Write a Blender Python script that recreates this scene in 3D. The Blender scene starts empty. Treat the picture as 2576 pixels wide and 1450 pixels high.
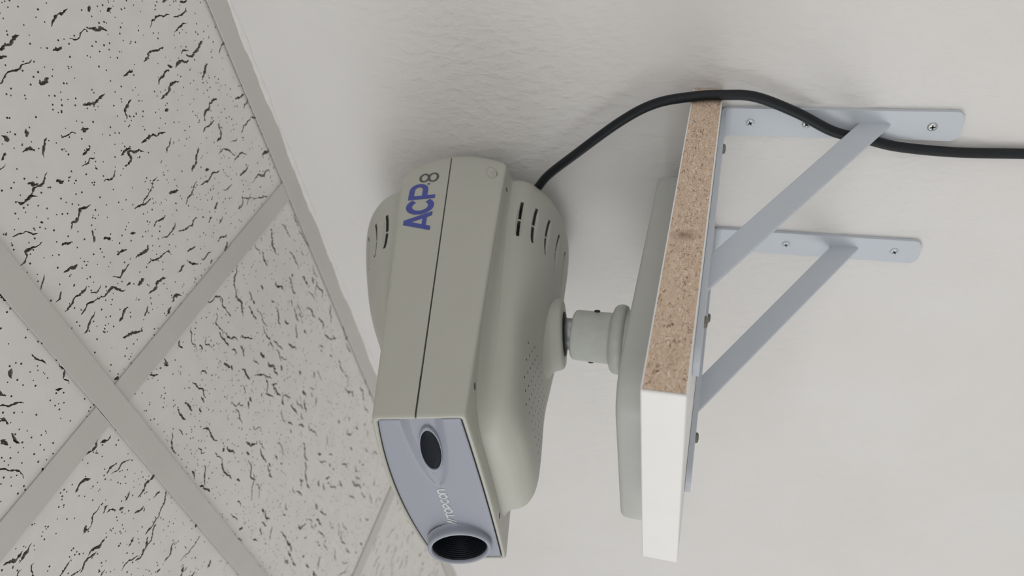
import bpy, bmesh, math, random
from mathutils import Vector, Matrix
from mathutils.geometry import delaunay_2d_cdt
from mathutils.bvhtree import BVHTree

random.seed(11)
SC = bpy.context.scene
COL = SC.collection
Z0 = 1.9                      # height of the camera above the floor
CEIL = 0.506                  # ceiling grid above the camera

# ------------------------------------------------------------------ camera
R = ((-0.12897478, 0.26112438, -0.95665018),
     (-0.72672704, -0.68126886, -0.08798038),
     (-0.6747098, 0.68387631, 0.27763265))
cd = bpy.data.cameras.new('camera')
cam = bpy.data.objects.new('camera', cd)
COL.objects.link(cam)
right, up, back = Vector(R[0]), -Vector(R[1]), -Vector(R[2])
cam.matrix_world = Matrix(((right.x, up.x, back.x, 0.0),
                           (right.y, up.y, back.y, -0.623),
                           (right.z, up.z, back.z, Z0),
                           (0, 0, 0, 1)))
cd.sensor_width = 36.0
cd.lens = 1791.54 / 2576 * 36.0
cd.clip_start = 0.02
cd.dof.use_dof = True
cd.dof.focus_distance = 0.58
cd.dof.aperture_fstop = 6.0
SC.camera = cam

# ------------------------------------------------------------------ world, lamps, exposure
w = bpy.data.worlds.new('world')
SC.world = w
w.use_nodes = True
wb = w.node_tree.nodes['Background']
wb.inputs[0].default_value = (1.0, 0.992, 0.985, 1)
wb.inputs[1].default_value = 1.0

def area(name, loc, target, size, power, color=(1, 1, 1), sy=None):
    l = bpy.data.lights.new(name, 'AREA')
    l.shape = 'RECTANGLE'
    l.size = size
    l.size_y = sy or size
    l.energy = power
    l.color = color
    o = bpy.data.objects.new(name, l)
    COL.objects.link(o)
    o.location = loc
    o.rotation_euler = (Vector(target) - Vector(loc)).to_track_quat('-Z', 'Y').to_euler()
    return o

area('window_light', (-1.9, -3.1, Z0 + 0.1), (-0.45, -0.1, Z0 + 0.1), 1.6, 22, (0.97, 0.99, 1.0))
area('ceiling_light_panel', (0.9, -1.9, Z0 + CEIL - 0.02), (0.9, -1.9, 0), 1.2, 10, (1.0, 0.97, 0.93), 0.6)
SC.view_settings.view_transform = 'Standard'
SC.view_settings.look = 'None'
SC.view_settings.exposure = 0.12
SC.view_settings.gamma = 1.0
SC.view_settings.use_curve_mapping = False

# ------------------------------------------------------------------ materials
def new_mat(name):
    m = bpy.data.materials.new(name)
    m.use_nodes = True
    nt = m.node_tree
    return m, nt, nt.nodes['Principled BSDF']

def srgb(r, g, b):
    f = lambda c: (c / 255 / 12.92) if c <= 10 else ((c / 255 + 0.055) / 1.055) ** 2.4
    return (f(r), f(g), f(b), 1)

def coords(nt, scale=(1, 1, 1), rot=(0, 0, 0)):
    t = nt.nodes.new('ShaderNodeTexCoord')
    mp = nt.nodes.new('ShaderNodeMapping')
    mp.inputs['Scale'].default_value = scale
    mp.inputs['Rotation'].default_value = rot
    nt.links.new(t.outputs['Object'], mp.inputs[0])
    return mp

def noise(nt, mp, scale, detail=3, rough=0.55, dist=0.0):
    n = nt.nodes.new('ShaderNodeTexNoise')
    n.inputs['Scale'].default_value = scale
    n.inputs['Detail'].default_value = detail
    n.inputs['Roughness'].default_value = rough
    n.inputs['Distortion'].default_value = dist
    nt.links.new(mp.outputs[0], n.inputs['Vector'])
    return n

def ramp(nt, src, stops):
    r = nt.nodes.new('ShaderNodeValToRGB')
    e = r.color_ramp.elements
    while len(e) < len(stops):
        e.new(0.5)
    for el, (p, c) in zip(e, stops):
        el.position = p
        el.color = c
    nt.links.new(src, r.inputs[0])
    return r

def bump(nt, bs, height, strength, dist, prev=None):
    b = nt.nodes.new('ShaderNodeBump')
    b.inputs['Strength'].default_value = strength
    b.inputs['Distance'].default_value = dist
    nt.links.new(height, b.inputs['Height'])
    if prev:
        nt.links.new(prev.outputs[0], b.inputs['Normal'])
    nt.links.new(b.outputs[0], bs.inputs['Normal'])
    return b

def simple(name, col, rough=0.5, metal=0.0, var=0.04, nscale=60, bump_s=0.0, bscale=900, spec=0.5):
    """plain painted / moulded surface with slight procedural unevenness"""
    m, nt, bs = new_mat(name)
    mp = coords(nt)
    n = noise(nt, mp, nscale, 4)
    lo = tuple(c * (1 - var) for c in col[:3]) + (1,)
    hi = tuple(min(1, c * (1 + var)) for c in col[:3]) + (1,)
    r = ramp(nt, n.outputs[0], [(0.3, lo), (0.7, hi)])
    nt.links.new(r.outputs[0], bs.inputs['Base Color'])
    bs.inputs['Roughness'].default_value = rough
    bs.inputs['Metallic'].default_value = metal
    bs.inputs['Specular IOR Level'].default_value = spec
    if bump_s:
        n2 = noise(nt, mp, bscale, 2)
        bump(nt, bs, n2.outputs[0], bump_s, 0.0003)
    return m

def mat_wall():
    m, nt, bs = new_mat('painted_plaster')
    mp = coords(nt)
    n0 = noise(nt, mp, 5, 3)
    r = ramp(nt, n0.outputs[0], [(0.3, (0.675, 0.662, 0.65, 1)), (0.7, (0.705, 0.697, 0.687, 1))])
    nt.links.new(r.outputs[0], bs.inputs['Base Color'])
    bs.inputs['Roughness'].default_value = 0.7
    bs.inputs['Specular IOR Level'].default_value = 0.25
    mp2 = coords(nt, (1.5, 1, 0.75), (0, 0.5, 0))
    a = noise(nt, mp2, 85, 3, 0.5, 0.25)
    ra = ramp(nt, a.outputs[0], [(0.42, (0, 0, 0, 1)), (0.72, (1, 1, 1, 1))])
    mask = noise(nt, mp, 3.5, 2)                      # the trowelled relief comes and goes
    mr = ramp(nt, mask.outputs[0], [(0.38, (0.1, 0.1, 0.1, 1)), (0.62, (1, 1, 1, 1))])
    mu = nt.nodes.new('ShaderNodeMath')
    mu.operation = 'MULTIPLY'
    nt.links.new(ra.outputs[0], mu.inputs[0])
    nt.links.new(mr.outputs[0], mu.inputs[1])
    b1 = bump(nt, bs, mu.outputs[0], 0.36, 0.0026)
    c = noise(nt, mp, 16, 2)
    b2 = bump(nt, bs, c.outputs[0], 0.35, 0.006, b1)
    d = noise(nt, mp, 500, 2)
    bump(nt, bs, d.outputs[0], 0.08, 0.0004, b2)
    return m

def mat_chipboard():
    m, nt, bs = new_mat('chipboard_edge')
    mp = coords(nt, (1, 0.42, 1))
    v = nt.nodes.new('ShaderNodeTexVoronoi')
    v.inputs['Scale'].default_value = 800
    v.inputs['Randomness'].default_value = 1
    n = noise(nt, mp, 150, 4, 0.6, 1.2)
    add = nt.nodes.new('ShaderNodeMixRGB')
    add.inputs[0].default_value = 0.02
    nt.links.new(mp.outputs[0], add.inputs[1])
    nt.links.new(n.outputs['Color'], add.inputs[2])
    nt.links.new(add.outputs[0], v.inputs['Vector'])
    sep = nt.nodes.new('ShaderNodeSeparateColor')
    nt.links.new(v.outputs['Color'], sep.inputs[0])
    r = ramp(nt, sep.outputs[0], [(0.0, srgb(92, 70, 56)), (0.05, srgb(150, 124, 102)),
                                  (0.12, srgb(192, 168, 146)), (0.6, srgb(204, 181, 159)),
                                  (0.85, srgb(214, 193, 172)), (1.0, srgb(230, 214, 196))])
    n2 = noise(nt, mp, 360, 3, 0.6, 0.4)
    r2 = ramp(nt, n2.outputs[0], [(0.27, srgb(110, 84, 66)), (0.38, (1, 1, 1, 1))])
    mx = nt.nodes.new('ShaderNodeMixRGB')
    mx.blend_type = 'MULTIPLY'
    mx.inputs[0].default_value = 0.8
    nt.links.new(r.outputs[0], mx.inputs[1])
    nt.links.new(r2.outputs[0], mx.inputs[2])
    # reddish smear near the middle of the edge
    tc = nt.nodes.new('ShaderNodeTexCoord')
    sub = nt.nodes.new('ShaderNodeVectorMath')
    sub.operation = 'SUBTRACT'
    sub.inputs[1].default_value = (0.102, -0.214, 0.015)
    nt.links.new(tc.outputs['Object'], sub.inputs[0])
    sc = nt.nodes.new('ShaderNodeVectorMath')
    sc.operation = 'MULTIPLY'
    sc.inputs[1].default_value = (1, 130, 75)
    nt.links.new(sub.outputs[0], sc.inputs[0])
    ln = nt.nodes.new('ShaderNodeVectorMath')
    ln.operation = 'LENGTH'
    nt.links.new(sc.outputs[0], ln.inputs[0])
    rr = ramp(nt, ln.outputs['Value'], [(0.1, (0.55, 0.55, 0.55, 1)), (1.0, (0, 0, 0, 1))])
    mx2 = nt.nodes.new('ShaderNodeMixRGB')
    mx2.inputs[2].default_value = srgb(104, 66, 50)
    nt.links.new(rr.outputs[0], mx2.inputs[0])
    nt.links.new(mx.outputs[0], mx2.inputs[1])
    nt.links.new(mx2.outputs[0], bs.inputs['Base Color'])
    bs.inputs['Roughness'].default_value = 0.75
    bump(nt, bs, n2.outputs[0], 0.5, 0.001)
    return m

M_WALL = mat_wall()
M_TILE = simple('mineral_tile_face', (0.79, 0.775, 0.755, 1), 0.9, var=0.03, nscale=40, bump_s=0.25, bscale=700, spec=0.1)
M_PIT = simple('tile_pit_shade', (0.30, 0.29, 0.27, 1), 1.0, var=0.5, nscale=300, spec=0.0)  # pit walls darker than the face: shade of the pits put into the colour
M_GRID = simple('painted_grid_steel', (0.61, 0.597, 0.575, 1), 0.45, var=0.02, nscale=25)
M_SLAB = simple('slab', (0.5, 0.5, 0.48, 1), 0.9)
M_FLOOR = simple('floor_vinyl', (0.58, 0.56, 0.53, 1), 0.5, nscale=8)
M_HOUSE = simple('grey_moulded_plastic', (0.455, 0.458, 0.410, 1), 0.48, var=0.012, nscale=30, bump_s=0.10, bscale=1600)
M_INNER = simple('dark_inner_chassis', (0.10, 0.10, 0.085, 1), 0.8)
M_DARKGAP = simple('black_inner_plastic', (0.015, 0.016, 0.016, 1), 0.6)
M_PANEL = simple('blue_grey_plastic', (0.300, 0.320, 0.380, 1), 0.40, var=0.012, nscale=30, bump_s=0.05, bscale=1600)
M_WINDOW = simple('smoked_window', (0.008, 0.010, 0.016, 1), 0.3, spec=0.06)
M_LENS = simple('lens_barrel_black', (0.008, 0.010, 0.015, 1), 0.35, spec=0.2)
M_GLASS = simple('lens_glass_dark', (0.006, 0.007, 0.011, 1), 0.12, spec=0.15)
M_BLUE = simple('blue_print', (0.055, 0.075, 0.33, 1), 0.5)
M_GREYP = simple('dark_grey_print', (0.075, 0.080, 0.078, 1), 0.5)
M_PALEP = simple('pale_grey_print', (0.56, 0.58, 0.60, 1), 0.45)
M_STAND = simple('grey_stand_paint', (0.51, 0.53, 0.495, 1), 0.42, var=0.05, nscale=90, bump_s=0.08)
M_PLATE = simple('grey_plate_paint', (0.46, 0.47, 0.455, 1), 0.40, var=0.02, nscale=50, bump_s=0.06)
M_ZINC = simple('zinc_steel', (0.56, 0.60, 0.60, 1), 0.32, 1.0, var=0.15, nscale=400, bump_s=0.15, bscale=900)
M_SCREW = simple('zinc_screw', (0.50, 0.52, 0.52, 1), 0.4, 0.8, var=0.15, nscale=600)
M_BLACK = simple('black_cable_rubber', (0.007, 0.009, 0.012, 1), 0.42, var=0.1, nscale=200, spec=0.28)
M_BRKT = simple('pale_blue_white_enamel', (0.50, 0.54, 0.592, 1), 0.38, var=0.012, nscale=40, bump_s=0.05, bscale=500)
M_WHITE = simple('white_edge_band', (0.79, 0.79, 0.78, 1), 0.35, var=0.01, nscale=60)
M_LAM = simple('white_laminate', (0.78, 0.78, 0.77, 1), 0.35, var=0.01)
M_CHIP = mat_chipboard()
M_PAINT = simple('wall_paint_bead', (0.72, 0.71, 0.695, 1), 0.7)

# ------------------------------------------------------------------ object helpers
def empty(name, loc, label=None, cat=None, group=None):
    o = bpy.data.objects.new(name, None)
    o.empty_display_size = 0.05
    COL.objects.link(o)
    o.location = loc
    if label: o['label'] = label
    if cat: o['category'] = cat
    if group: o['group'] = group
    return o

def wloc(o):
    p = Vector((0, 0, 0))
    while o:
        p += o.location
        o = o.parent
    return p

def finish(bm, name, mats, parent=None, smooth=35, bevel=0, label=None):
    """bm holds scene coordinates; the object's origin goes to its parent's origin"""
    bmesh.ops.recalc_face_normals(bm, faces=bm.faces)
    me = bpy.data.meshes.new(name)
    off = wloc(parent) if parent else Vector((0, 0, 0))
    bmesh.ops.translate(bm, verts=bm.verts, vec=-off)
    bm.to_mesh(me)
    bm.free()
    for m in (mats if isinstance(mats, (list, tuple)) else [mats]):
        me.materials.append(m)
    if smooth:
        me.polygons.foreach_set('use_smooth', [True] * len(me.polygons))
        me.set_sharp_from_angle(angle=math.radians(smooth))
    o = bpy.data.objects.new(name, me)
    COL.objects.link(o)
    if parent: o.parent = parent
    if label: o['label'] = label
    if bevel:
        md = o.modifiers.new('bevel', 'BEVEL')
        md.width = bevel
        md.segments = 3
        md.limit_method = 'ANGLE'
        md.angle_limit = math.radians(40)
    return o

def add_box(bm, lo, hi):
    lo, hi = Vector(lo), Vector(hi)
    v = [bm.verts.new((x, y, z)) for x in (lo.x, hi.x) for y in (lo.y, hi.y) for z in (lo.z, hi.z)]
    for f in ((0, 1, 3, 2), (4, 6, 7, 5), (0, 4, 5, 1), (2, 3, 7, 6), (0, 2, 6, 4), (1, 5, 7, 3)):
        bm.faces.new([v[i] for i in f])

def box_obj(name, lo, hi, mat, parent=None, bevel=0, label=None):
    bm = bmesh.new()
    add_box(bm, lo, hi)
    return finish(bm, name, mat, parent, 30, bevel, label)

def loft(bm, loops, cap=True, closed=True, open_rows=0):
    """skin the loops; the last edge of the first open_rows intervals stays open"""
    rows = [[bm.verts.new(p) for p in lp] for lp in loops]
    n = len(rows[0])
    for q, (a, b) in enumerate(zip(rows, rows[1:])):
        for i in range(n if closed and q >= open_rows else n - 1):
            j = (i + 1) % n
            bm.faces.new((a[i], a[j], b[j], b[i]))
    if cap:
        bm.faces.new(rows[0])
        bm.faces.new(list(reversed(rows[-1])))
    return rows

def lathe(bm, org, axis, prof, seg=48, ref=None, capend=True):
    """prof: (radius, height along axis)"""
    axis = Vector(axis).normalized()
    ref = Vector(ref or (1, 0, 0))
    e1 = (ref - axis * ref.dot(axis)).normalized()
    e2 = axis.cross(e1)
    loops = []
    for r, h in prof:
        loops.append([Vector(org) + axis * h + (e1 * math.cos(t) + e2 * math.sin(t)) * r
                      for t in [2 * math.pi * k / seg for k in range(seg)]])
    return loft(bm, loops, cap=capend)

def catmull(pts, per=10):
    P = [Vector(p) for p in pts]
    P = [P[0] * 2 - P[1]] + P + [P[-1] * 2 - P[-2]]
    out = []
    for i in range(1, len(P) - 2):
        a, b, c, d = P[i - 1], P[i], P[i + 1], P[i + 2]
        for k in range(per):
            t = k / per
            out.append(0.5 * ((2 * b) + (c - a) * t + (2 * a - 5 * b + 4 * c - d) * t * t + (3 * b - a - 3 * c + d) * t ** 3))
    out.append(P[-2])
    return out

def tube(bm, path, r, seg=14):
    loops = []
    nrm = None
    for i, p in enumerate(path):
        t = (path[min(i + 1, len(path) - 1)] - path[max(i - 1, 0)]).normalized()
        if nrm is None:
            nrm = t.orthogonal().normalized()
        nrm = (nrm - t * nrm.dot(t)).normalized()
        b = t.cross(nrm)
        loops.append([p + (nrm * math.cos(a) + b * math.sin(a)) * r for a in [2 * math.pi * k / seg for k in range(seg)]])
    loft(bm, loops)

def W(x, y, z):
    return Vector((x, y, z + Z0))

# ------------------------------------------------------------------ room
wall = box_obj('wall_back', (-5, 0, 0), (3, 0.12, Z0 + CEIL + 0.25), M_WALL)
wall['kind'] = 'structure'
floor = box_obj('floor', (-5, -4, -0.1), (3, 0, 0), M_FLOOR)
floor['kind'] = 'structure'
ceil = box_obj('ceiling', (-5, -4, Z0 + CEIL + 0.12), (3, 0, Z0 + CEIL + 0.25), M_SLAB)
ceil['kind'] = 'structure'

TZ = Z0 + CEIL + 0.0022      # face of the tiles, lying on the flanges

def fissured_tile(name, x0, x1, y0, y1, along_x, dens=1.0, pins=1.0):
    """acoustic tile whose fissures and pin holes are real pits"""
    mm = 1000.0
    wx, wy = (x1 - x0) * mm, (y1 - y0) * mm
    verts, polys = [], []
    def poly(pts):
        i = len(verts)
        verts.extend(Vector(p) for p in pts)
        polys.append(list(range(i, i + len(pts))))
    poly([(0, 0), (wx, 0), (wx, wy), (0, wy)])
    area_m2 = wx * wy / 1e6
    nf = int(1500 * area_m2 * dens)
    taken = []
    for _ in range(nf * 3):
        if len(taken) >= nf: break
        L = random.choice((random.uniform(6, 14), random.uniform(13, 26), random.uniform(22, 38)))
        cx, cy = random.uniform(0, wx), random.uniform(0, wy)
        if any((cx - a) ** 2 + (cy - b) ** 2 < (0.36 * (L + c)) ** 2 * 0.5 for a, b, c in taken): continue
        taken.append((cx, cy, L))
        ang = random.gauss(0, 0.22) + (0 if along_x else math.pi / 2)
        step = 1.4
        k = max(3, int(L / step))
        px, py = cx - math.cos(ang) * L / 2, cy - math.sin(ang) * L / 2
        wmax = random.uniform(0.9, 2.0) * (1.25 if L < 13 else 1.0)
        a = ang + random.gauss(0, 0.3)
        lf, rt = [], []
        for i in range(k + 1):
            t = i / k
            hw = wmax * (0.30 + 0.70 * math.sin(math.pi * min(1, max(0, t))) ** 0.6) * random.uniform(0.35, 1.2)
            if i in (0, k): hw = 0.25
            nx, ny = -math.sin(a), math.cos(a)
            lf.append((px + nx * hw, py + ny * hw))
            rt.append((px - nx * hw * random.uniform(0.6, 1.2), py - ny * hw * random.uniform(0.6, 1.2)))
            px += math.cos(a) * step
            py += math.sin(a) * step
            a += random.gauss(0, 0.36) + (ang - a) * 0.30
        pts = rt + lf[::-1]
        if sum(p[0] * q[1] - q[0] * p[1] for p, q in zip(pts, pts[1:] + pts[:1])) <= 0: continue
        if min(p[0] for p in pts) < 1 or min(p[1] for p in pts) < 1 or max(p[0] for p in pts) > wx - 1 or max(p[1] for p in pts) > wy - 1:
            continue
        poly(pts)
    npin = int(10500 * area_m2 * pins)
    for _ in range(npin):
        cx, cy = random.uniform(2, wx - 2), random.uniform(2, wy - 2)
        r = random.uniform(0.55, 1.0)
        a0 = random.uniform(0, 1)
        poly([(cx + r * math.cos(a0 + q * math.pi / 3), cy + r * math.sin(a0 + q * math.pi / 3)) for q in range(6)])
    vo, eo, fo, ov, oe, of = delaunay_2d_cdt(verts, [], polys, 1, 1e-4)
    bm = bmesh.new()
    def w3(p, z): return (x0 + p[0] / mm, y0 + p[1] / mm, z)
    face_v, pit_v = {}, {}
    jit = {}
    def fv(i):
        if i not in face_v: face_v[i] = bm.verts.new(w3(vo[i], TZ))
        return face_v[i]
    def pv(i):
        if i not in pit_v: pit_v[i] = bm.verts.new(w3(vo[i], TZ + random.uniform(0.0016, 0.0044)))
        return pit_v[i]
    half = {}
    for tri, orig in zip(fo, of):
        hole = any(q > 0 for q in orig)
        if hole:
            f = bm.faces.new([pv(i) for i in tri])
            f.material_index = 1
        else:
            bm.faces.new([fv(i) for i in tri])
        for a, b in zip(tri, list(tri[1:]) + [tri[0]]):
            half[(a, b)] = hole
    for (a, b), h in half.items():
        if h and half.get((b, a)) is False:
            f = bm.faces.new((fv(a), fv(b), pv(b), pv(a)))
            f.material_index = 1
    # rim and back of the tile
    top = TZ + 0.015
    c = [(0, 0), (wx, 0), (wx, wy), (0, wy)]
    tv = [bm.verts.new(w3(p, top)) for p in c]
    bv = [bm.verts.new(w3(p, TZ)) for p in c]
    bm.faces.new(tv)
    for i in range(4):
        bm.faces.new((bv[i], bv[(i + 1) % 4], tv[(i + 1) % 4], tv[i]))
    me = bpy.data.meshes.new('ceiling_tile')
    bm.normal_update()
    bm.to_mesh(me)
    bm.free()
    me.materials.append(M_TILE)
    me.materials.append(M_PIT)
    o = bpy.data.objects.new(name, me)
    COL.objects.link(o)
    o.parent = ceil
    return o

XT = [-1.0568 - 1.2, -1.0568 - 0.6, -1.0568, -0.4568, 0.1432, 0.7432]       # cross tee lines
YM = -0.3533                                                               # main tee line
HW = 0.012
g = 0.004
row1 = (YM + g, -0.010)
row2 = (YM - 0.6 + g, YM - g)
made = {}
for i in range(len(XT) - 1):
    xa, xb = XT[i] + g, XT[i + 1] - g
    near = i in (1, 2, 3)
    for r, (ya, yb) in enumerate((row1, row2)):
        ax = (i + r) % 2 == 0
        if near:
            d = 0.9 if i == 1 else 1.0
            if r == 1:                                      # only the strip by the main tee is in view, the tile is whole all the same
                o = fissured_tile('ceiling_tile', xa, xb, ya, yb, ax, d, 1.0 if i > 1 else 0.5)
            else:
                o = fissured_tile('ceiling_tile', xa, xb, ya, yb, ax, d, 1.0 if i > 1 else 0.75)
            made[(ax, r)] = (o, i)
for i in range(len(XT) - 1):
    if i in (1, 2, 3): continue
    for r in (0, 1):
        ax = (i + r) % 2 == 0
        src, si = made[(ax, r)]
        o = src.copy()
        COL.objects.link(o)
        o.parent = ceil
        o.location.x += XT[i] - XT[si]
for r in (2, 3, 4, 5):                                      # further rows over the room
    for i in range(len(XT) - 1):
        src, si = made[((i + r) % 2 == 0, 1)]
        o = src.copy()
        COL.objects.link(o)
        o.parent = ceil
        o.location.x += XT[i] - XT[si]
        o.location.y -= 0.6 * (r - 1)

GZ = Z0 + CEIL
def tee_x(name, y, x0, x1, z):
    bm = bmesh.new()
    add_box(bm, (x0, y - HW, z), (x1, y + HW, z + 0.0008))
    add_box(bm, (x0, y - 0.001, z + 0.0008), (x1, y + 0.001, z + 0.034))
    return finish(bm, name, M_GRID, ceil, 30)
def tee_y(name, x, y0, y1, z):
    bm = bmesh.new()
    add_box(bm, (x - HW, y0, z), (x + HW, y1, z + 0.0008))
    add_box(bm, (x - 0.001, y0, z + 0.0008), (x + 0.001, y1, z + 0.034))
    return finish(bm, name, M_GRID, ceil, 30)
for k in range(6):
    tee_x('main_tee', YM - 0.6 * k, -2.6, 0.8, GZ - 0.0006)
for x in XT:
    tee_y('cross_tee', x, YM + HW + 0.0004, -0.027, GZ + 0.0004)
    for k in range(5):
        tee_y('cross_tee', x, YM - 0.6 * (k + 1) + HW + 0.0004, YM - 0.6 * k - HW - 0.0004, GZ + 0.0004)

# wall angle: a flange under the tiles and a leg on the wall, with a ragged bead of wall paint below
bm = bmesh.new()
add_box(bm, (-5, -0.0305, GZ - 0.0008), (3, -0.0002, GZ))
add_box(bm, (-5, -0.0022, GZ), (3, -0.0002, GZ + 0.03))
tr = finish(bm, 'trim_1', M_GRID, None, 30)
tr['kind'] = 'structure'
bm = bmesh.new()
loops = []
for k in range(521):
    x = -2.6 + k * 0.006
    a = 0.0016 + 0.0011 * math.sin(x * 61) * math.sin(x * 23 + 1) + random.uniform(0, 0.0009)
    loops.append([(x, -0.0002, GZ - 0.0009), (x, -a * 1.9, GZ - 0.0009), (x, -a * 1.3, GZ - 0.0009 - a * 0.7), (x, -0.0002, GZ - 0.001 - a * 1.4)])
loft(bm, loops)
pb = finish(bm, 'paint_bead', M_PAINT, tr, 60)

# ------------------------------------------------------------------ shelf
SX0, SX1, SYF = -0.5375, -0.3336, -0.3606
SZ0, SZ1 = 0.0118, 0.0386
shelf = empty('shelf_board', W((SX0 + SX1) / 2, -0.0005, SZ0), 'white-faced chipboard shelf with raw speckled end and white front edge, on two brackets', 'shelf')
yb = -0.0005
box_obj('chipboard_core', W(SX0, SYF + 0.0022, SZ0 + 0.0009), W(SX1, yb, SZ1 - 0.0009), M_CHIP, shelf, label='raw speckled brown chipboard end')
box_obj('top_laminate', W(SX0, SYF + 0.0022, SZ1 - 0.0009), W(SX1 + 0.0002, yb, SZ1), M_LAM, shelf)
box_obj('bottom_laminate', W(SX0, SYF + 0.0022, SZ0), W(SX1 + 0.0002, yb, SZ0 + 0.0009), M_LAM, shelf)
box_obj('edge_band', W(SX0, SYF, SZ0), W(SX1 + 0.0003, SYF + 0.0022, SZ1), M_WHITE, shelf, bevel=0.0010, label='white front edge band')

# ------------------------------------------------------------------ brackets
BW = 0.01425
def strip(bm, stations, th):
    """stations: (x centre, y, z, ny, nz, half width); a flat bar of thickness th following them"""
    loops = []
    for (x, y, z, ny, nz, hw) in stations:
        loops.append([W(x - hw, y, z), W(x + hw, y, z), W(x + hw, y + ny * th, z + nz * th), W(x - hw, y + ny * th, z + nz * th)])
    loft(bm, loops)

def screw(parent, x, y, z, name='screw', r=0.0040, mat=None, turn=0.3):
    """countersunk head on a face that looks to -Y"""
    bm = bmesh.new()
    p = W(x, y, z)
    lathe(bm, p, (0, -1, 0), [(r, -0.0004), (r, 0.0004), (r * 0.9, 0.0009), (r * 0.55, 0.0012), (r * 0.02, 0.0012)], 20)
    s = finish(bm, name, mat or M_SCREW, parent, 40)
    bm = bmesh.new()
    for k in (0, 1):
        c, sn = math.cos(turn + k * math.pi / 2), math.sin(turn + k * math.pi / 2)
        pts = [(-0.55, -0.16), (0.55, -0.16), (0.55, 0.16), (-0.55, 0.16)]
        lo, hi = [], []
        for a, b in pts:
            q = Vector(((a * c - b * sn) * r, 0, (a * sn + b * c) * r))
            lo.append(p + q + Vector((0, -0.0010, 0)))
            hi.append(p + q + Vector((0, -0.00135, 0)))
        loft(bm, [lo, hi])
    finish(bm, 'cross_recess', M_DARKGAP, s, 0)
    return s

def arm_screw(parent, x, y, z):
    bm = bmesh.new()
    lathe(bm, W(x, y, z), (0, 0, -1), [(0.0044, 0), (0.0044, 0.0012), (0.0036, 0.0022), (0.0006, 0.0026)], 16)
    finish(bm, 'screw', M_DULL, parent, 40)

def bracket(xc, label, screws, arm_scr):
    b = empty('shelf_bracket', W(xc, -0.0005, SZ0), label, 'bracket', 'white steel brackets under the shelf')
    T = 0.0042
    r = 0.010
    # one bent bar: wall leg, bend, arm
    st = []
    zb, zt = -0.190, SZ0 - 0.0002
    for k in range(9):
        d = 0.007 * (1 - math.cos(k / 8 * math.pi / 2))
        st.append((xc, -0.0004, zb + d, -1, 0, BW * math.sqrt(max(0.30, 1 - (1 - d / 0.007) ** 2 * 0.78))))
    for z in (-0.16, -0.12, -0.08, -0.04):
        st.append((xc, -0.0004, z, -1, 0, BW))
    for k in range(9):
        a = k / 8 * math.pi / 2
        st.append((xc, -0.0004 - r + r * math.cos(a), zt - r + r * math.sin(a), -math.cos(a), -math.sin(a), BW))
    for y in (-0.05, -0.1, -0.15, -0.2, -0.25, -0.29):
        st.append((xc, y, zt, 0, -1, BW))
    for k in range(1, 9):
        d = 0.010 * math.sin(k / 8 * math.pi / 2)
        st.append((xc, -0.302 - d, zt, 0, -1, BW * math.sqrt(max(0.15, 1 - (d / 0.010) ** 2 * 0.85))))
    bm = bmesh.new()
    strip(bm, st, T)
    finish(bm, 'bracket_bar', M_BRKT, b, 30, 0.0007)
    # brace: an upright web from the leg to the arm, its lower edge folded
    za = zt - T
    A0, A1 = (-0.0040, -0.1075), (-0.1985, za + 0.0006)
    B0, B1 = (-0.0040, -0.1335), (-0.2385, za + 0.0006)
    bm = bmesh.new()
    n = 14
    loops = []
    th = 0.0032
    for k in range(n + 1):
        t = k / n
        ay, az = A0[0] + (A1[0] - A0[0]) * t, A0[1] + (A1[1] - A0[1]) * t
        by, bz = B0[0] + (B1[0] - B0[0]) * t, B0[1] + (B1[1] - B0[1]) * t
        my, mz = ay * 0.5 + by * 0.5, az * 0.5 + bz * 0.5
        loops.append([W(xc - th / 2, ay, az), W(xc + th / 2, ay, az), W(xc + th / 2 + 0.0005, my, mz),
                      W(xc + th / 2, by, bz), W(xc - th / 2, by, bz), W(xc - th / 2, my, mz)])
    loft(bm, loops)
    finish(bm, 'brace', M_BRKT, b, 30, 0.0006)
    for (z, m, tn) in screws:
        screw(b, xc - 0.0003, -0.0049, z, mat=m, turn=tn)
    for y in arm_scr:
        arm_screw(b, xc + 0.003, y, za)
    return b

M_DULL = simple('dull_steel_screw', (0.16, 0.155, 0.14, 1), 0.5, 0.3, var=0.3, nscale=500)
M_SCRP = simple('painted_screw', (0.57, 0.60, 0.64, 1), 0.4, 0.3, var=0.1, nscale=600)
bracket(-0.3650, 'white steel shelf bracket nearest the chipboard end, crossed by the black cable', [(-0.0147, M_SCRP, 0.5), (-0.0637, M_SCREW, 0.9), (-0.1665, M_SCREW, 0.2)], [-0.056, -0.272])
bracket(-0.5085, 'white steel shelf bracket under the middle of the shelf, clear of the cable', [(-0.0637, M_SCRP, 0.2), (-0.1666, M_SCRP, 0.6)], [-0.127, -0.266])

# ------------------------------------------------------------------ chart projector
OX, OY, OZ = -0.398, -0.3573, 0.1978
TH = math.radians(14.4058)
AX = Vector((0, math.cos(TH), math.sin(TH)))
UP = Vector((0, -math.sin(TH), math.cos(TH)))
XV = Vector((1, 0, 0))
ORG = W(OX, OY, OZ)
def L(lx, s, h):
    return ORG + XV * lx + AX * s + UP * h
def Ldir(lx, s, h):
    return XV * lx + AX * s + UP * h

PCX, PCY = -0.504, -0.168
proj = empty('chart_projector', W(PCX, PCY, SZ1), 'grey eye-chart projector with blue-grey lens front, on a post and plate on the shelf', 'projector')
WD = 0.215
GAP = 0.0007

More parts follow.
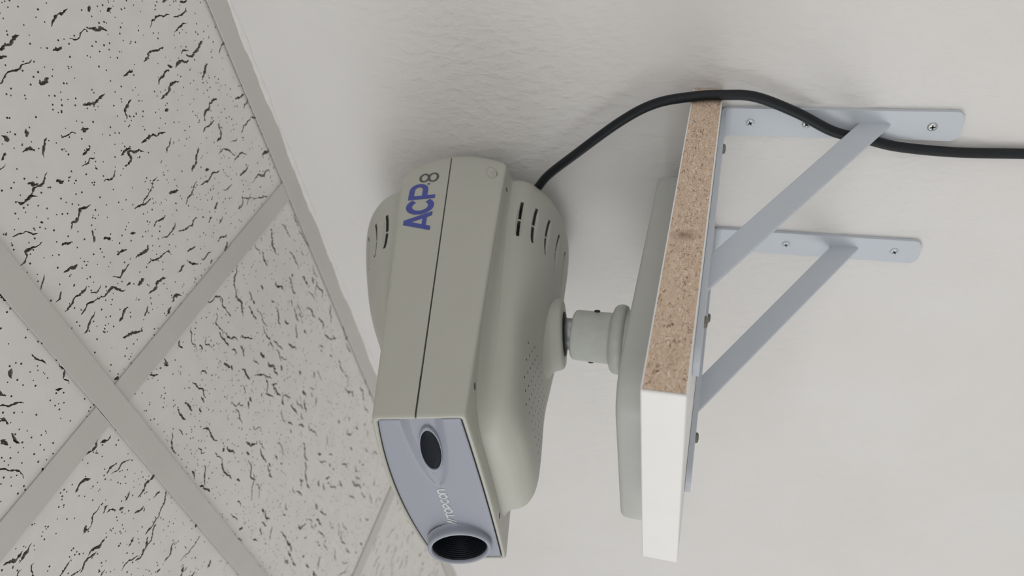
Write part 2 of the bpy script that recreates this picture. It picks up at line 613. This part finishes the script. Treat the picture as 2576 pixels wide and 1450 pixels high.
def h_top(s): return 0.0332 + (0.0500 - 0.0332) * min(1, max(0, s / 0.305))
def h_bot(s): return -0.0362 - (0.0590 - 0.0362) * min(1, max(0, s / 0.315))
def s_rear(h):
    return 0.3384 - (0.027 * (h / 0.049) ** 2.2 if h > 0 else 0.0245 * (h / 0.059) ** 2)
def s_front(h): return -0.0022 + 0.0566 * (h + 0.0359)

def half_outline(s, upper, ins=0.0):
    """closed outline of one half shell of the slab at station s, (lx, h) pairs"""
    x1, x0 = -ins, -WD + ins
    r = 0.0045
    pts = []
    if upper:
        ht = h_top(s) - ins
        crown = 0.0085
        pts.append((x1, GAP))
        for q in (0.35, 0.7): pts.append((x1, GAP + (ht - r - GAP) * q))
        for k in range(6):
            a = k / 5 * math.pi / 2
            pts.append((x1 - r + r * math.cos(a), ht - r + r * math.sin(a)))
        for k in range(1, 20):
            t = k / 20
            pts.append((x1 - r + (x0 + r - x1 + r) * t, ht + crown * (1 - (2 * t - 1) ** 2)))
        for k in range(6):
            a = math.pi / 2 + k / 5 * math.pi / 2
            pts.append((x0 + r + r * math.cos(a), ht - r + r * math.sin(a)))
        for q in (0.7, 0.35): pts.append((x0, GAP + (ht - r - GAP) * q))
        pts.append((x0, GAP))
    else:
        hb = h_bot(s) + ins
        r = 0.003
        pts.append((x1, -GAP))
        for q in (0.35, 0.7): pts.append((x1, -GAP + (hb + r + GAP) * q))
        for k in range(6):
            a = k / 5 * math.pi / 2
            pts.append((x1 - r + r * math.cos(a), hb + r - r * math.sin(a)))
        for k in range(1, 20):
            t = k / 20
            pts.append((x1 - r + (x0 + r - x1 + r) * t, hb - 0.0012 * (1 - (2 * t - 1) ** 2)))
        for k in range(6):
            a = math.pi / 2 + k / 5 * math.pi / 2
            pts.append((x0 + r + r * math.cos(a), hb + r - r * math.sin(a)))
        for q in (0.7, 0.35): pts.append((x0, -GAP + (hb + r + GAP) * q))
        pts.append((x0, -GAP))
    return pts

def slab_shell(upper):
    loops = []
    # pocket at the front for the blue-grey panel: floor of the pocket, rim inside, rim edge, outside
    def loop(t, ins, ds=0.0):
        s0 = 0.315 * t
        out = []
        for lx, h in half_outline(s0, upper, ins):
            sf, sr = s_front(h), s_rear(h)
            out.append(L(lx, sf + (sr - sf) * t + ds, h))
        return out
    loops.append(loop(0.0, 0.0036, 0.0300))
    loops.append(loop(0.0, 0.0033, 0.0004))
    loops.append(loop(0.0, 0.0025, -0.0004))
    loops.append(loop(0.0, 0.0010, -0.0002))
    loops.append(loop(0.0, 0.0002, 0.0008))
    loops.append(loop(0.006, 0.0))
    for k in range(1, 29):
        loops.append(loop(0.006 + (0.985 - 0.006) * k / 28, 0.0))
    loops.append(loop(0.993, 0.0004))
    loops.append(loop(0.998, 0.0012))
    loops.append(loop(1.0, 0.0026))
    bm = bmesh.new()
    loft(bm, loops, open_rows=8)
    return finish(bm, 'upper_housing' if upper else 'lower_housing', M_HOUSE, proj, 32)

up_h = slab_shell(True)
lo_h = slab_shell(False)

# core seen through the seam
bm = bmesh.new()
for xa, xb in ((-0.0012, -0.0034), (-WD + 0.0034, -WD + 0.0012)):
    loft(bm, [[L(xa, s, 0.002), L(xb, s, 0.002), L(xb, s, -0.002), L(xa, s, -0.002)] for s in (0.0012, 0.034)])
loft(bm, [[L(-0.0022, 0.033, 0.004), L(-WD + 0.0022, 0.033, 0.004), L(-WD + 0.0022, 0.033, -0.004), L(-0.0022, 0.033, -0.004)],
          [L(-0.0022, 0.335, 0.004), L(-WD + 0.0022, 0.335, 0.004), L(-WD + 0.0022, 0.335, -0.004), L(-0.0022, 0.335, -0.004)]])
finish(bm, 'inner_chassis', M_INNER, proj, 0)

# rounded bulges above and below the slab
CX = -0.1075
ST_LOW = [(0.0145, 0.042, 0.0540, 2.6), (0.0180, 0.057, 0.0615, 2.7), (0.0265, 0.0690, 0.0700, 2.8), (0.042, 0.0770, 0.0745, 2.9),
          (0.070, 0.0820, 0.0770, 3.1), (0.115, 0.0855, 0.0812, 2.9), (0.150, 0.0860, 0.0905, 2.5), (0.190, 0.0860, 0.1010, 2.2),
          (0.240, 0.0860, 0.1060, 2.0), (0.280, 0.0862, 0.1115, 2.0), (0.303, 0.0862, 0.1135, 2.0), (0.312, 0.0852, 0.1120, 2.0),
          (0.3175, 0.0825, 0.1085, 2.0), (0.3195, 0.0780, 0.1030, 2.0)]
ST_TOP = [(0.095, 0.040, 0.0480, 2.2), (0.105, 0.058, 0.0540, 2.2), (0.120, 0.070, 0.0610, 2.2), (0.150, 0.0790, 0.0720, 2.2), (0.190, 0.0840, 0.0870, 2.1),
          (0.240, 0.0860, 0.1000, 2.0), (0.280, 0.0862, 0.1080, 2.0), (0.303, 0.0862, 0.1110, 2.0), (0.312, 0.0852, 0.1095, 2.0),
          (0.3175, 0.0825, 0.1060, 2.0), (0.3195, 0.0780, 0.1010, 2.0)]
def h_off(s): return 0.010 - 0.006 * min(1, max(0, (s - 0.10) / 0.14))
def st_interp(sign):
    ST = ST_LOW if sign < 0 else ST_TOP
    pts = catmull([Vector((a, b, c)) for a, b, c, d in ST], 4)
    ns = []
    for i in range(len(ST) - 1):
        for k in range(4):
            ns.append(ST[i][3] + (ST[i + 1][3] - ST[i][3]) * k / 4)
    ns.append(ST[-1][3])
    return [(p.x, p.y, p.z, n) for p, n in zip(pts, ns)]

def hump(sign):
    loops = []
    for s, a, hb, n in st_interp(sign):
        hs = -h_bot(s) if sign < 0 else h_top(s) + 0.002
        fl = min(1.0, a / 0.08)
        q_ = (h0_ := min(hs + h_off(s), hb - 0.002)) and (h0_ - hs) / 0.010
        h0 = min(hs + h_off(s), hb - 0.002)
        side = [(CX + a + 0.0165 * fl, hs - 0.004), (CX + a + 0.0150 * fl, hs + 0.0002), (CX + a + 0.0105 * fl, hs + 0.0018 * q_),
                (CX + a + 0.0060 * fl, hs + 0.0040 * q_), (CX + a + 0.0022 * fl, hs + 0.0068 * q_)]
        pts = [(CX + a * 0.6, hs - 0.006)] + side
        N = 48
        for k in range(N + 1):
            t = math.pi * k / N
            c, sn = math.cos(t), math.sin(t)
            pts.append((CX + a * math.copysign(abs(c) ** (2 / n), c), h0 + (hb - h0) * abs(sn) ** (2 / n)))
        pts += [(2 * CX - x, h) for x, h in reversed([(CX + a * 0.6, hs - 0.006)] + side)]
        loops.append([L(x, s, sign * h) for x, h in pts])
    bm = bmesh.new()
    loft(bm, loops)
    bmesh.ops.recalc_face_normals(bm, faces=bm.faces)
    return bm

def surf_point(s, ang, sign=-1):
    """point and outward normal on a bulge at station s, at angle ang around its section"""
    def P(ss, tt):
        tab = st_interp(sign)
        for (s0, a0, b0, n0), (s1, a1, b1, n1) in zip(tab, tab[1:]):
            if s0 <= ss <= s1:
                f = (ss - s0) / (s1 - s0)
                a, hb, n = a0 + (a1 - a0) * f, b0 + (b1 - b0) * f, n0 + (n1 - n0) * f
                break
        hs = -h_bot(ss) if sign < 0 else h_top(ss) + 0.002
        h0 = min(hs + h_off(ss), hb - 0.002)
        c, sn = math.cos(tt), math.sin(tt)
        return L(CX + a * math.copysign(abs(c) ** (2 / n), c), ss, sign * (h0 + (hb - h0) * abs(sn) ** (2 / n)))
    p = P(s, ang)
    ds = P(s + 0.002, ang) - P(s - 0.002, ang)
    da = P(s, ang + 0.01) - P(s, ang - 0.01)
    nn = da.cross(ds).normalized()
    c = L(CX, s, 0)
    if nn.dot(p - c) < 0: nn = -nn
    return p, ds.normalized(), da.normalized(), nn

def slot_cutters(sign, angs, s0, s1):
    bmc = bmesh.new()
    rec = bmesh.new()
    for ang in angs:
        sm = (s0 + s1) / 2
        p, ds, da, nn = surf_point(sm, ang, sign)
        hl = (s1 - s0) / 2
        for lo, hi in ((-hl, -0.0012), (0.0012, hl)):
            q = [p + ds * u + da * v for u, v in ((lo, -0.0016), (hi, -0.0016), (hi, 0.0016), (lo, 0.0016))]
            loft(bmc, [[x + nn * 0.01 for x in q], [x - nn * 0.012 for x in q]])
        # shallow scooped recess around the slit
        loops = []
        e = p + nn * 0.0020
        for k in range(1, 8):
            ph = -math.pi / 2 + k / 8 * math.pi
            loops.append([e + ds * (hl * 1.20 * math.cos(ph) * math.cos(t)) + da * (0.0046 * math.cos(ph) * math.sin(t)) + nn * (0.0046 * math.sin(ph))
                          for t in [2 * math.pi * j / 20 for j in range(20)]])
        loft(rec, loops)
    return bmc, rec

def temp_obj(bm, mats):
    bmesh.ops.recalc_face_normals(bm, faces=bm.faces)
    me = bpy.data.meshes.new('tmp')
    bm.to_mesh(me)
    bm.free()
    for m in mats: me.materials.append(m)
    o = bpy.data.objects.new('tmp', me)
    COL.objects.link(o)
    return o

def carve(bm, cuts, name, parent):
    base = temp_obj(bm, [M_HOUSE])
    tmp = []
    for cb, mat in cuts:
        c = temp_obj(cb, [mat])
        tmp.append(c)
        md = base.modifiers.new('cut', 'BOOLEAN')
        md.operation = 'DIFFERENCE'
        md.solver = 'EXACT'
        md.material_mode = 'TRANSFER'
        md.use_self = True
        md.object = c
    dg = bpy.context.evaluated_depsgraph_get()
    me = bpy.data.meshes.new_from_object(base.evaluated_get(dg))
    for t in tmp + [base]:
        bpy.data.objects.remove(t)
    b2 = bmesh.new()
    b2.from_mesh(me)
    mats = list(me.materials)
    return finish(b2, name, mats, parent, 32)

SLOT_S = (0.2235, 0.2765)
slot_angs = [0.245, 0.54, 0.833, 1.12, 1.41]
lower_c, lower_r = slot_cutters(-1, slot_angs + [math.pi - x for x in slot_angs], *SLOT_S)
upper_c, upper_r = slot_cutters(1, slot_angs + [math.pi - x for x in slot_angs], *SLOT_S)

# speaker holes in the lower bulge: a diamond lattice of small bores
hole_bm = bmesh.new()
hump_low = hump(-1)
bvh = BVHTree.FromBMesh(hump_low)
n_holes = 0
for k in range(8):
    for i in range(-7, 8):
        lx, s = CX + (i + 0.5 * (k % 2)) * 0.0113, 0.1135 - 0.0094 * k
        if abs(lx - CX) > (0.056 if k in (0, 7) else 0.0665): continue
        hit = bvh.ray_cast(L(lx, s, -0.2), UP)
        if hit[0] is None: continue
        nn = hit[1] if hit[1].dot(UP) < 0 else -hit[1]
        lathe(hole_bm, hit[0], nn, [(0.0011, -0.004), (0.0011, 0.004)], 10)
        n_holes += 1
low_b = carve(hump_low, [(lower_r, M_HOUSE), (lower_c, M_INNER), (hole_bm, M_INNER)], 'lower_lamp_cover', proj)
top_b = carve(hump(1), [(upper_r, M_HOUSE), (upper_c, M_INNER)], 'upper_lamp_cover', proj)

# pad under the body that takes the post
PLX, PS = PCX - OX, 0.168
bm = bmesh.new()
def pad_loop(r, h, n=56):
    return [L(PLX + r * math.cos(t), PS + r * math.sin(t), h - 0.085 * r * math.sin(t)) for t in [2 * math.pi * k / n for k in range(n)]]
loft(bm, [pad_loop(0.052, -0.078), pad_loop(0.0465, -0.0850), pad_loop(0.0415, -0.0885), pad_loop(0.0375, -0.0915), pad_loop(0.0355, -0.0950),
          pad_loop(0.0345, -0.1010), pad_loop(0.0335, -0.1030), pad_loop(0.0315, -0.1040), pad_loop(0.0218, -0.1040), pad_loop(0.0210, -0.1000)])
finish(bm, 'post_socket', M_HOUSE, proj, 40)
bm = bmesh.new()
loft(bm, [pad_loop(0.0216, -0.1000), pad_loop(0.0216, -0.1047), pad_loop(0.0205, -0.1055), pad_loop(0.0150, -0.1055)])
finish(bm, 'socket_gasket', M_DARKGAP, proj, 40)

# ---- front panel
INS = 0.0046
def face_pt(u, v):
    """u across from the right end, v up; returns lx, h"""
    lx = -INS - u * (WD - 2 * INS)
    t = u
    hb = h_bot(0) + INS - 0.0012 * (1 - (2 * t - 1) ** 2)
    ht = h_top(0) - INS + 0.0085 * (1 - (2 * t - 1) ** 2)
    return lx, hb + (ht - hb) * v
def scoop(lx, h):
    """tapering scoop that runs in from the right end around the sensor window"""
    hc = -0.0005 + 0.012 * (lx + 0.005)
    hc = -0.0028 + 0.045 * (-lx)
    x = -lx / 0.090
    if x >= 1: return 0.0
    hw = 0.0158 * math.sqrt(max(0, 1 - x * x))
    d = abs(h - hc)
    if d >= hw: return 0.0
    q = 1 - (d / hw) ** 2
    return 0.0046 * (1 - 0.72 * x) * min(1.0, q * 1.5)
LCX, LCH = -0.1795, 0.0005
NU, NV = 140, 56
def panel_depth(lx, h): return scoop(lx, h)
bm = bmesh.new()
rows = []
for i in range(NU + 1):
    row = []
    for j in range(NV + 1):
        lx, h = face_pt(i / NU, j / NV)
        e = min(min(i, NU - i) / NU * (WD), min(j, NV - j) / NV * 0.065)
        rnd = 0.0008 * max(0, 1 - e / 0.0012)
        row.append(bm.verts.new(L(lx, s_front(h) - 0.0002 + rnd + panel_depth(lx, h), h)))
    rows.append(row)
for i in range(NU):
    for j in range(NV):
        lx, h = face_pt((i + 0.5) / NU, (j + 0.5) / NV)
        if (lx - LCX) ** 2 + (h - LCH) ** 2 < 0.0272 ** 2: continue      # the lens opening
        bm.faces.new((rows[i][j], rows[i + 1][j], rows[i + 1][j + 1], rows[i][j + 1]))
edge = [rows[i][0] for i in range(NU + 1)] + [rows[NU][j] for j in range(1, NV + 1)] + [rows[i][NV] for i in range(NU - 1, -1, -1)] + [rows[0][j] for j in range(NV - 1, 0, -1)]
for v in [v for v in bm.verts if not v.link_faces]:
    bm.verts.remove(v)
backv = [bm.verts.new(v.co + AX * 0.006) for v in edge]
for i in range(len(edge)):
    j = (i + 1) % len(edge)
    bm.faces.new((edge[i], edge[j], backv[j], backv[i]))
panel = finish(bm, 'front_panel', M_PANEL, proj, 45, label='blue-grey front panel')
# dark bed behind the panel: shows as the black joint around it
bm = bmesh.new()
def joint_outline(ins):
    pts = []
    for k in range(41):
        u = k / 40
        pts.append((-ins - u * (WD - 2 * ins), h_bot(0) + ins))
    for k in range(40, -1, -1):
        u = k / 40
        pts.append((-ins - u * (WD - 2 * ins), h_top(0) - ins + 0.0085 * (1 - (2 * u - 1) ** 2)))
    return pts
jr = [[L(x, s_front(h) + d, h) for x, h in joint_outline(ins)] for ins, d in ((0.0037, 0.0045), (0.0120, 0.0058), (0.0120, 0.0066), (0.0037, 0.0066))]
loft(bm, jr + [jr[0]], cap=False)
bmesh.ops.remove_doubles(bm, verts=bm.verts, dist=1e-6)
finish(bm, 'panel_joint', M_DARKGAP, proj, 0)

# sensor window
FN = -(AX + UP * 0.0566).normalized()
def face_surf(lx, h, p=0.0):
    return L(lx, s_front(h) - 0.0002 + scoop(lx, h), h) + FN * p
wcx, wch, wa, wbb = -0.0445, -0.0018, 0.0258, 0.0076
bm = bmesh.new()
tilt = 0.10
def oval(k, sc, p):
    out = []
    for j in range(56):
        t = 2 * math.pi * j / 56
        a, b = wa * sc * math.cos(t), wbb * sc * math.sin(t)
        out.append(L(wcx + a * math.cos(tilt) + b * math.sin(tilt), 0.0022 - p, wch - a * math.sin(tilt) + b * math.cos(tilt)))
    return out
loft(bm, [oval(0, 1.12, -0.004), oval(0, 1.12, 0.0012), oval(0, 1.08, 0.0019), oval(0, 1.0, 0.0017), oval(0, 0.985, 0.0005)], cap=False)
wr = finish(bm, 'window_rim', M_PANEL, proj, 40)
bm = bmesh.new()
loft(bm, [oval(0, 1.0, -0.002), oval(0, 1.0, 0.0006), oval(0, 0.9, 0.0010), oval(0, 0.5, 0.0013)])
finish(bm, 'sensor_window', M_WINDOW, proj, 60, label='black oval sensor window')

# lens ring and barrel
lcx, lch = LCX, LCH
lorg = L(lcx, s_front(lch) - 0.0002, lch)
bm = bmesh.new()
lathe(bm, lorg, FN, [(0.0285, -0.0006), (0.0276, 0.0004), (0.0272, 0.0016), (0.0273, 0.0035), (0.0278, 0.0058), (0.0279, 0.0075), (0.0274, 0.0087),
                     (0.0262, 0.0093), (0.0249, 0.0091), (0.0241, 0.0080), (0.0235, 0.0020)], 72, capend=False)
ring = finish(bm, 'lens_ring', M_PANEL, proj, 50)
bm = bmesh.new()
prof = [(0.0236, 0.0068)]
for k in range(12):
    h = 0.0062 - k * 0.0018
    r = 0.0232 - k * 0.00035
    prof += [(r, h), (r - 0.0004, h - 0.0009)]
prof += [(0.0185, -0.0155), (0.0185, -0.0165)]
lathe(bm, lorg, FN, prof, 72, capend=False)
finish(bm, 'lens_barrel', M_LENS, proj, 20)
bm = bmesh.new()
lathe(bm, lorg, FN, [(0.0190, -0.0165), (0.017, -0.0158), (0.012, -0.0146), (0.006, -0.0138), (0.0004, -0.0136)], 48)
finish(bm, 'lens_glass', M_GLASS, proj, 60)

# ---- lettering
def ribbon(bm, pts, wd, fmap, lift, closed=False):
    """flat stroke of width wd (scalar) along 2-D pts, laid on a surface by fmap(u, v, lift)"""
    P = [Vector(p) for p in pts]
    n = len(P)
    A, B = [], []
    for i in range(n):
        if closed:
            t = (P[(i + 1) % n] - P[i - 1])
        else:
            t = P[min(i + 1, n - 1)] - P[max(i - 1, 0)]
        t.normalize()
        nr = Vector((-t.y, t.x)) * wd / 2
        A.append(P[i] + nr)
        B.append(P[i] - nr)
    rng = range(n if closed else n - 1)
    va = [bm.verts.new(fmap(p.x, p.y, lift)) for p in A]
    vb = [bm.verts.new(fmap(p.x, p.y, lift)) for p in B]
    for i in rng:
        j = (i + 1) % n
        bm.faces.new((va[i], va[j], vb[j], vb[i]))

def polyfill(bm, pts, fmap, lift):
    bm.faces.new([bm.verts.new(fmap(p[0], p[1], lift)) for p in pts])

def arc(cx, cy, rx, ry, a0, a1, n=24):
    return [(cx + rx * math.cos(math.radians(a0 + (a1 - a0) * k / n)), cy + ry * math.sin(math.radians(a0 + (a1 - a0) * k / n))) for k in range(n + 1)]

def flatten_to(bm, name, mat, parent, label=None):
    bmesh.ops.recalc_face_normals(bm, faces=bm.faces)
    return finish(bm, name, mat, parent, 0, label=label)

side_map = lambda u, v, l: L(l, u, v)
B0_, T0_ = 0.0114, 0.0384
bm = bmesh.new()
lf = 0.00025
# A
polyfill(bm, [(0.2136, B0_), (0.2201, B0_), (0.2318, T0_), (0.2250, T0_)], side_map, lf)
polyfill(bm, [(0.2250, T0_), (0.2318, T0_), (0.2430, B0_), (0.2364, B0_)], side_map, lf + 0.00003)
polyfill(bm, [(0.2200, 0.0160), (0.2368, 0.0160), (0.2350, 0.0203), (0.2217, 0.0203)], side_map, lf + 0.00006)
finish(bm, 'letter', M_BLUE, proj, 0, label='blue letter A')
bm = bmesh.new()
cpts = arc(0.2530, (B0_ + T0_) / 2, 0.0104, 0.0109, 38, 322, 36)
ribbon(bm, cpts, 0.0060, side_map, lf + 0.00009)
finish(bm, 'letter', M_BLUE, proj, 0, label='blue letter C')
bm = bmesh.new()
polyfill(bm, [(0.2644, B0_), (0.2703, B0_), (0.2703, T0_), (0.2644, T0_)], side_map, lf + 0.00012)
top, mid = T0_ - 0.0026, 0.0222
ppts = [(0.268, top), (0.274, top), (0.279, top)] + arc(0.2800, (top + mid) / 2, 0.0080, (top - mid) / 2, 88, -88, 20) + [(0.279, mid), (0.274, mid), (0.268, mid)]
ribbon(bm, ppts, 0.0055, side_map, lf + 0.00015)
finish(bm, 'letter', M_BLUE, proj, 0, label='blue letter P')
bm = bmesh.new()
polyfill(bm, [(0.2888, 0.0186), (0.2909, 0.0186), (0.2909, 0.0214), (0.2888, 0.0214)], side_map, lf)
finish(bm, 'letter', M_GREYP, proj, 0, label='grey dot')
bm = bmesh.new()
ribbon(bm, arc(0.3012, 0.0162, 0.0071, 0.0046, 0, 360, 36)[:-1], 0.0025, side_map, lf, True)
ribbon(bm, arc(0.3012, 0.0254, 0.0065, 0.0043, 0, 360, 36)[:-1], 0.0025, side_map, lf + 0.00003, True)
finish(bm, 'letter', M_GREYP, proj, 0, label='grey figure 8')
# faint oval emblem near the rear of the lower shell
bm = bmesh.new()
M_FAINT = simple('faint_print', (0.40, 0.385, 0.345, 1), 0.5)
em = [(x * 0.96 - y * 0.26, x * 0.26 + y * 0.96) for x, y in arc(0, 0, 0.0105, 0.0050, 0, 360, 40)[:-1]]
ribbon(bm, [(0.2990 + x, -0.0440 + y) for x, y in em], 0.0006, side_map, lf, True)
ribbon(bm, [(0.2965 + x * 0.45, -0.0470 + y * 0.5) for x, y in em], 0.0006, side_map, lf, True)
finish(bm, 'emblem', M_FAINT, proj, 0, label='faint oval emblem')

def fmap(u, v, l): return face_surf(u, v, l)
HB = -0.0359
def F(v): return v + HB          # heights measured from the bottom of the face
vb_, vt_ = F(0.0333), F(0.0406)
sw = 0.0016
def letter(pts_list, widths=None):
    bm = bmesh.new()
    for k, (pts, closed) in enumerate(pts_list):
        ribbon(bm, pts, sw, fmap, 0.0003 + 0.00003 * k, closed)
    finish(bm, 'letter', M_PALEP, proj, 0)
vm = (vb_ + vt_) / 2
hw_ = 0.5 * (vt_ - vb_) - sw / 2
letter([([(-0.1413, vt_ - sw / 2), (-0.1330, vt_ - sw / 2)], False), ([(-0.1371, vt_ - sw), (-0.1371, vb_)], False)])
letter([(arc(-0.1293, vm, 0.0034, hw_, 0, 360, 28)[:-1], True)])
letter([([(-0.1247, vb_), (-0.1247, vt_ - 0.0012)], False), ([(-0.1250, vt_ - sw / 2), (-0.1222, vt_ - sw / 2)] + arc(-0.1215, vm + 0.0010, 0.0025, hw_ - 0.0010, 85, -85, 14) + [(-0.1245, vb_ + 0.0024 - 0.0004)], False)])
letter([(arc(-0.1138, vm, 0.0034, hw_, 45, 315, 24), False)])
letter([(arc(-0.1068, vm, 0.0034, hw_, 0, 360, 28)[:-1], True)])
letter([([(-0.1020, vb_), (-0.1020, vt_)], False), ([(-0.1020, vm + 0.0014)] + arc(-0.0992, vm + 0.0006, 0.0026, hw_ - 0.0006, 150, 0, 12) + [(-0.0966, vb_)], False)])
bm = bmesh.new()
polyfill(bm, [(-0.1535, vb_ - 0.0004), (-0.1515, vb_ - 0.0004), (-0.1478, vm + 0.0002), (-0.1465, vm + 0.0010), (-0.1452, vt_ + 0.0006), (-0.1478, vt_ + 0.0010), (-0.1500, vm + 0.0018)], fmap, 0.0003)
polyfill(bm, [(-0.1483, vb_ - 0.0002), (-0.1462, vb_ - 0.0002), (-0.1440, vm - 0.0002), (-0.1412, vt_ + 0.0002), (-0.1434, vt_ + 0.0004), (-0.1452, vm + 0.0004)], fmap, 0.00034)
finish(bm, 'logo_mark', M_PALEP, proj, 0)

# ---- screw wells and rib marks on the lower shell
bvl = BVHTree.FromObject(low_b, bpy.context.evaluated_depsgraph_get())
bvs = BVHTree.FromObject(lo_h, bpy.context.evaluated_depsgraph_get())
PO = wloc(proj)
def snap(p):
    best = None
    for b in (bvl, bvs):
        q = b.find_nearest(p - PO)
        if q[0] is not None and (best is None or q[3] < best[2]):
            best = (q[0] + PO, q[1], q[3])
    return best[0], best[1]
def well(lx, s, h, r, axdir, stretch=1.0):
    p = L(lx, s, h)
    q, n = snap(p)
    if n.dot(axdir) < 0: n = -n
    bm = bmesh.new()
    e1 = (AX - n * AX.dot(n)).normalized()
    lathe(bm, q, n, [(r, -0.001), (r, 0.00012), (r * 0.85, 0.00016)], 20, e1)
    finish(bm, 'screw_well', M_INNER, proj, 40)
out = Ldir(0.6, -0.1, -0.8)
well(-0.012, 0.0328, -0.0442, 0.0030, out)
well(-0.012, 0.2839, -0.0600, 0.0026, out)
well(-0.1560, 0.0075, -0.0400, 0.0028, out)
for k in range(7):
    bm = bmesh.new()
    x = -0.0270 - k * 0.0030
    pts = []
    for lx, s in ((x, 0.0050), (x - 0.0010, 0.0050), (x + 0.0014, 0.0098), (x + 0.0024, 0.0098)):
        q, n = snap(L(lx, s, -0.0395))
        pts.append((q, n if n.dot(out) > 0 else -n))
    loft(bm, [[q - n * 0.0006 for q, n in pts], [q + n * 0.0004 for q, n in pts]])
    finish(bm, 'moulded_rib', M_HOUSE, proj, 0)

# ---- post, flange, base plate
bm = bmesh.new()
lathe(bm, W(PCX, PCY, 0), (0, 0, 1), [(0.0285, 0.0640), (0.0290, 0.0790), (0.0318, 0.0800), (0.0332, 0.0822), (0.0334, 0.0860), (0.0324, 0.0895), (0.0300, 0.0916), (0.0268, 0.0925),
                                      (0.0252, 0.0935), (0.0245, 0.0950), (0.0243, 0.1265), (0.0236, 0.1286), (0.0222, 0.1296), (0.0160, 0.1297)], 64)
finish(bm, 'post', M_STAND, proj, 40)
bm = bmesh.new()
lathe(bm, W(PCX, PCY, 0), (0, 0, 1), [(0.0155, 0.1280), (0.0155, 0.1450), (0.0148, 0.1460)], 40)
finish(bm, 'post_spigot', M_ZINC, proj, 40, label='bare zinc spigot')
for ang, z in ((35, 0.1085), (215, 0.1115)):
    d = Vector((math.cos(math.radians(ang)), math.sin(math.radians(ang)), 0))
    bm = bmesh.new()
    lathe(bm, W(PCX, PCY, z) + d * 0.0225, d, [(0.0028, 0), (0.0028, 0.0030), (0.0020, 0.0036)], 14)
    finish(bm, 'set_screw', M_DARKGAP, proj, 40)

def plate_outline(ins):
    x0, x1, y0, y1 = -0.608 + ins, -0.400 - ins, -0.3100 + ins, -0.030 - ins
    pts = []
    def corner(cx, cy, r, a0):
        for k in range(13):
            a = math.radians(a0 + 90 * k / 12)
            pts.append((cx + r * math.cos(a), cy + r * math.sin(a)))
    rf, rb = 0.040 - ins, 0.022 - ins
    corner(x1 - rf, y0 + rf, rf, -90)
    corner(x1 - rb, y1 - rb, rb, 0)
    corner(x0 + rb, y1 - rb, rb, 90)
    corner(x0 + rf, y0 + rf, rf, 180)
    return pts
bm = bmesh.new()
loops = []
for ins, z in ((0.0035, SZ1 + 0.0002), (0.0015, SZ1 + 0.0012), (0.0010, 0.0450), (0.0016, 0.0600), (0.0024, 0.0630), (0.0042, 0.0648), (0.0070, 0.0654), (0.014, 0.0656)):
    loops.append([W(x, y, z) for x, y in plate_outline(ins)])
loft(bm, loops)
finish(bm, 'base_plate', M_PLATE, proj, 40)

# ------------------------------------------------------------------ cable
path = [L(-0.0405, 0.3180, -0.0815), W(-0.4345, -0.0285, 0.1925), W(-0.4165, -0.0300, 0.1785), W(-0.3905, -0.0310, 0.1492), W(-0.3530, -0.0290, 0.1030),
        W(-0.3345, -0.0270, 0.0705), W(-0.3285, -0.0240, 0.0369), W(-0.3285, -0.0205, 0.0112), W(-0.3320, -0.0170, -0.0166), W(-0.3482, -0.0148, -0.0530),
        W(-0.3672, -0.0133, -0.0862), W(-0.3752, -0.0118, -0.1150), W(-0.3835, -0.0095, -0.1430), W(-0.3886, -0.0075, -0.1890), W(-0.3893, -0.0055, -0.2430),
        W(-0.3890, -0.0050, -0.32), W(-0.3870, -0.0050, -0.45), W(-0.3850, -0.0050, -0.75)]
bm = bmesh.new()
tube(bm, catmull(path, 9), 0.0046, 16)
cab = finish(bm, 'power_cable', M_BLACK, None, 60)
cab['label'] = 'black cable from the back of the projector down past the shelf end and bracket'
cab['category'] = 'cable'
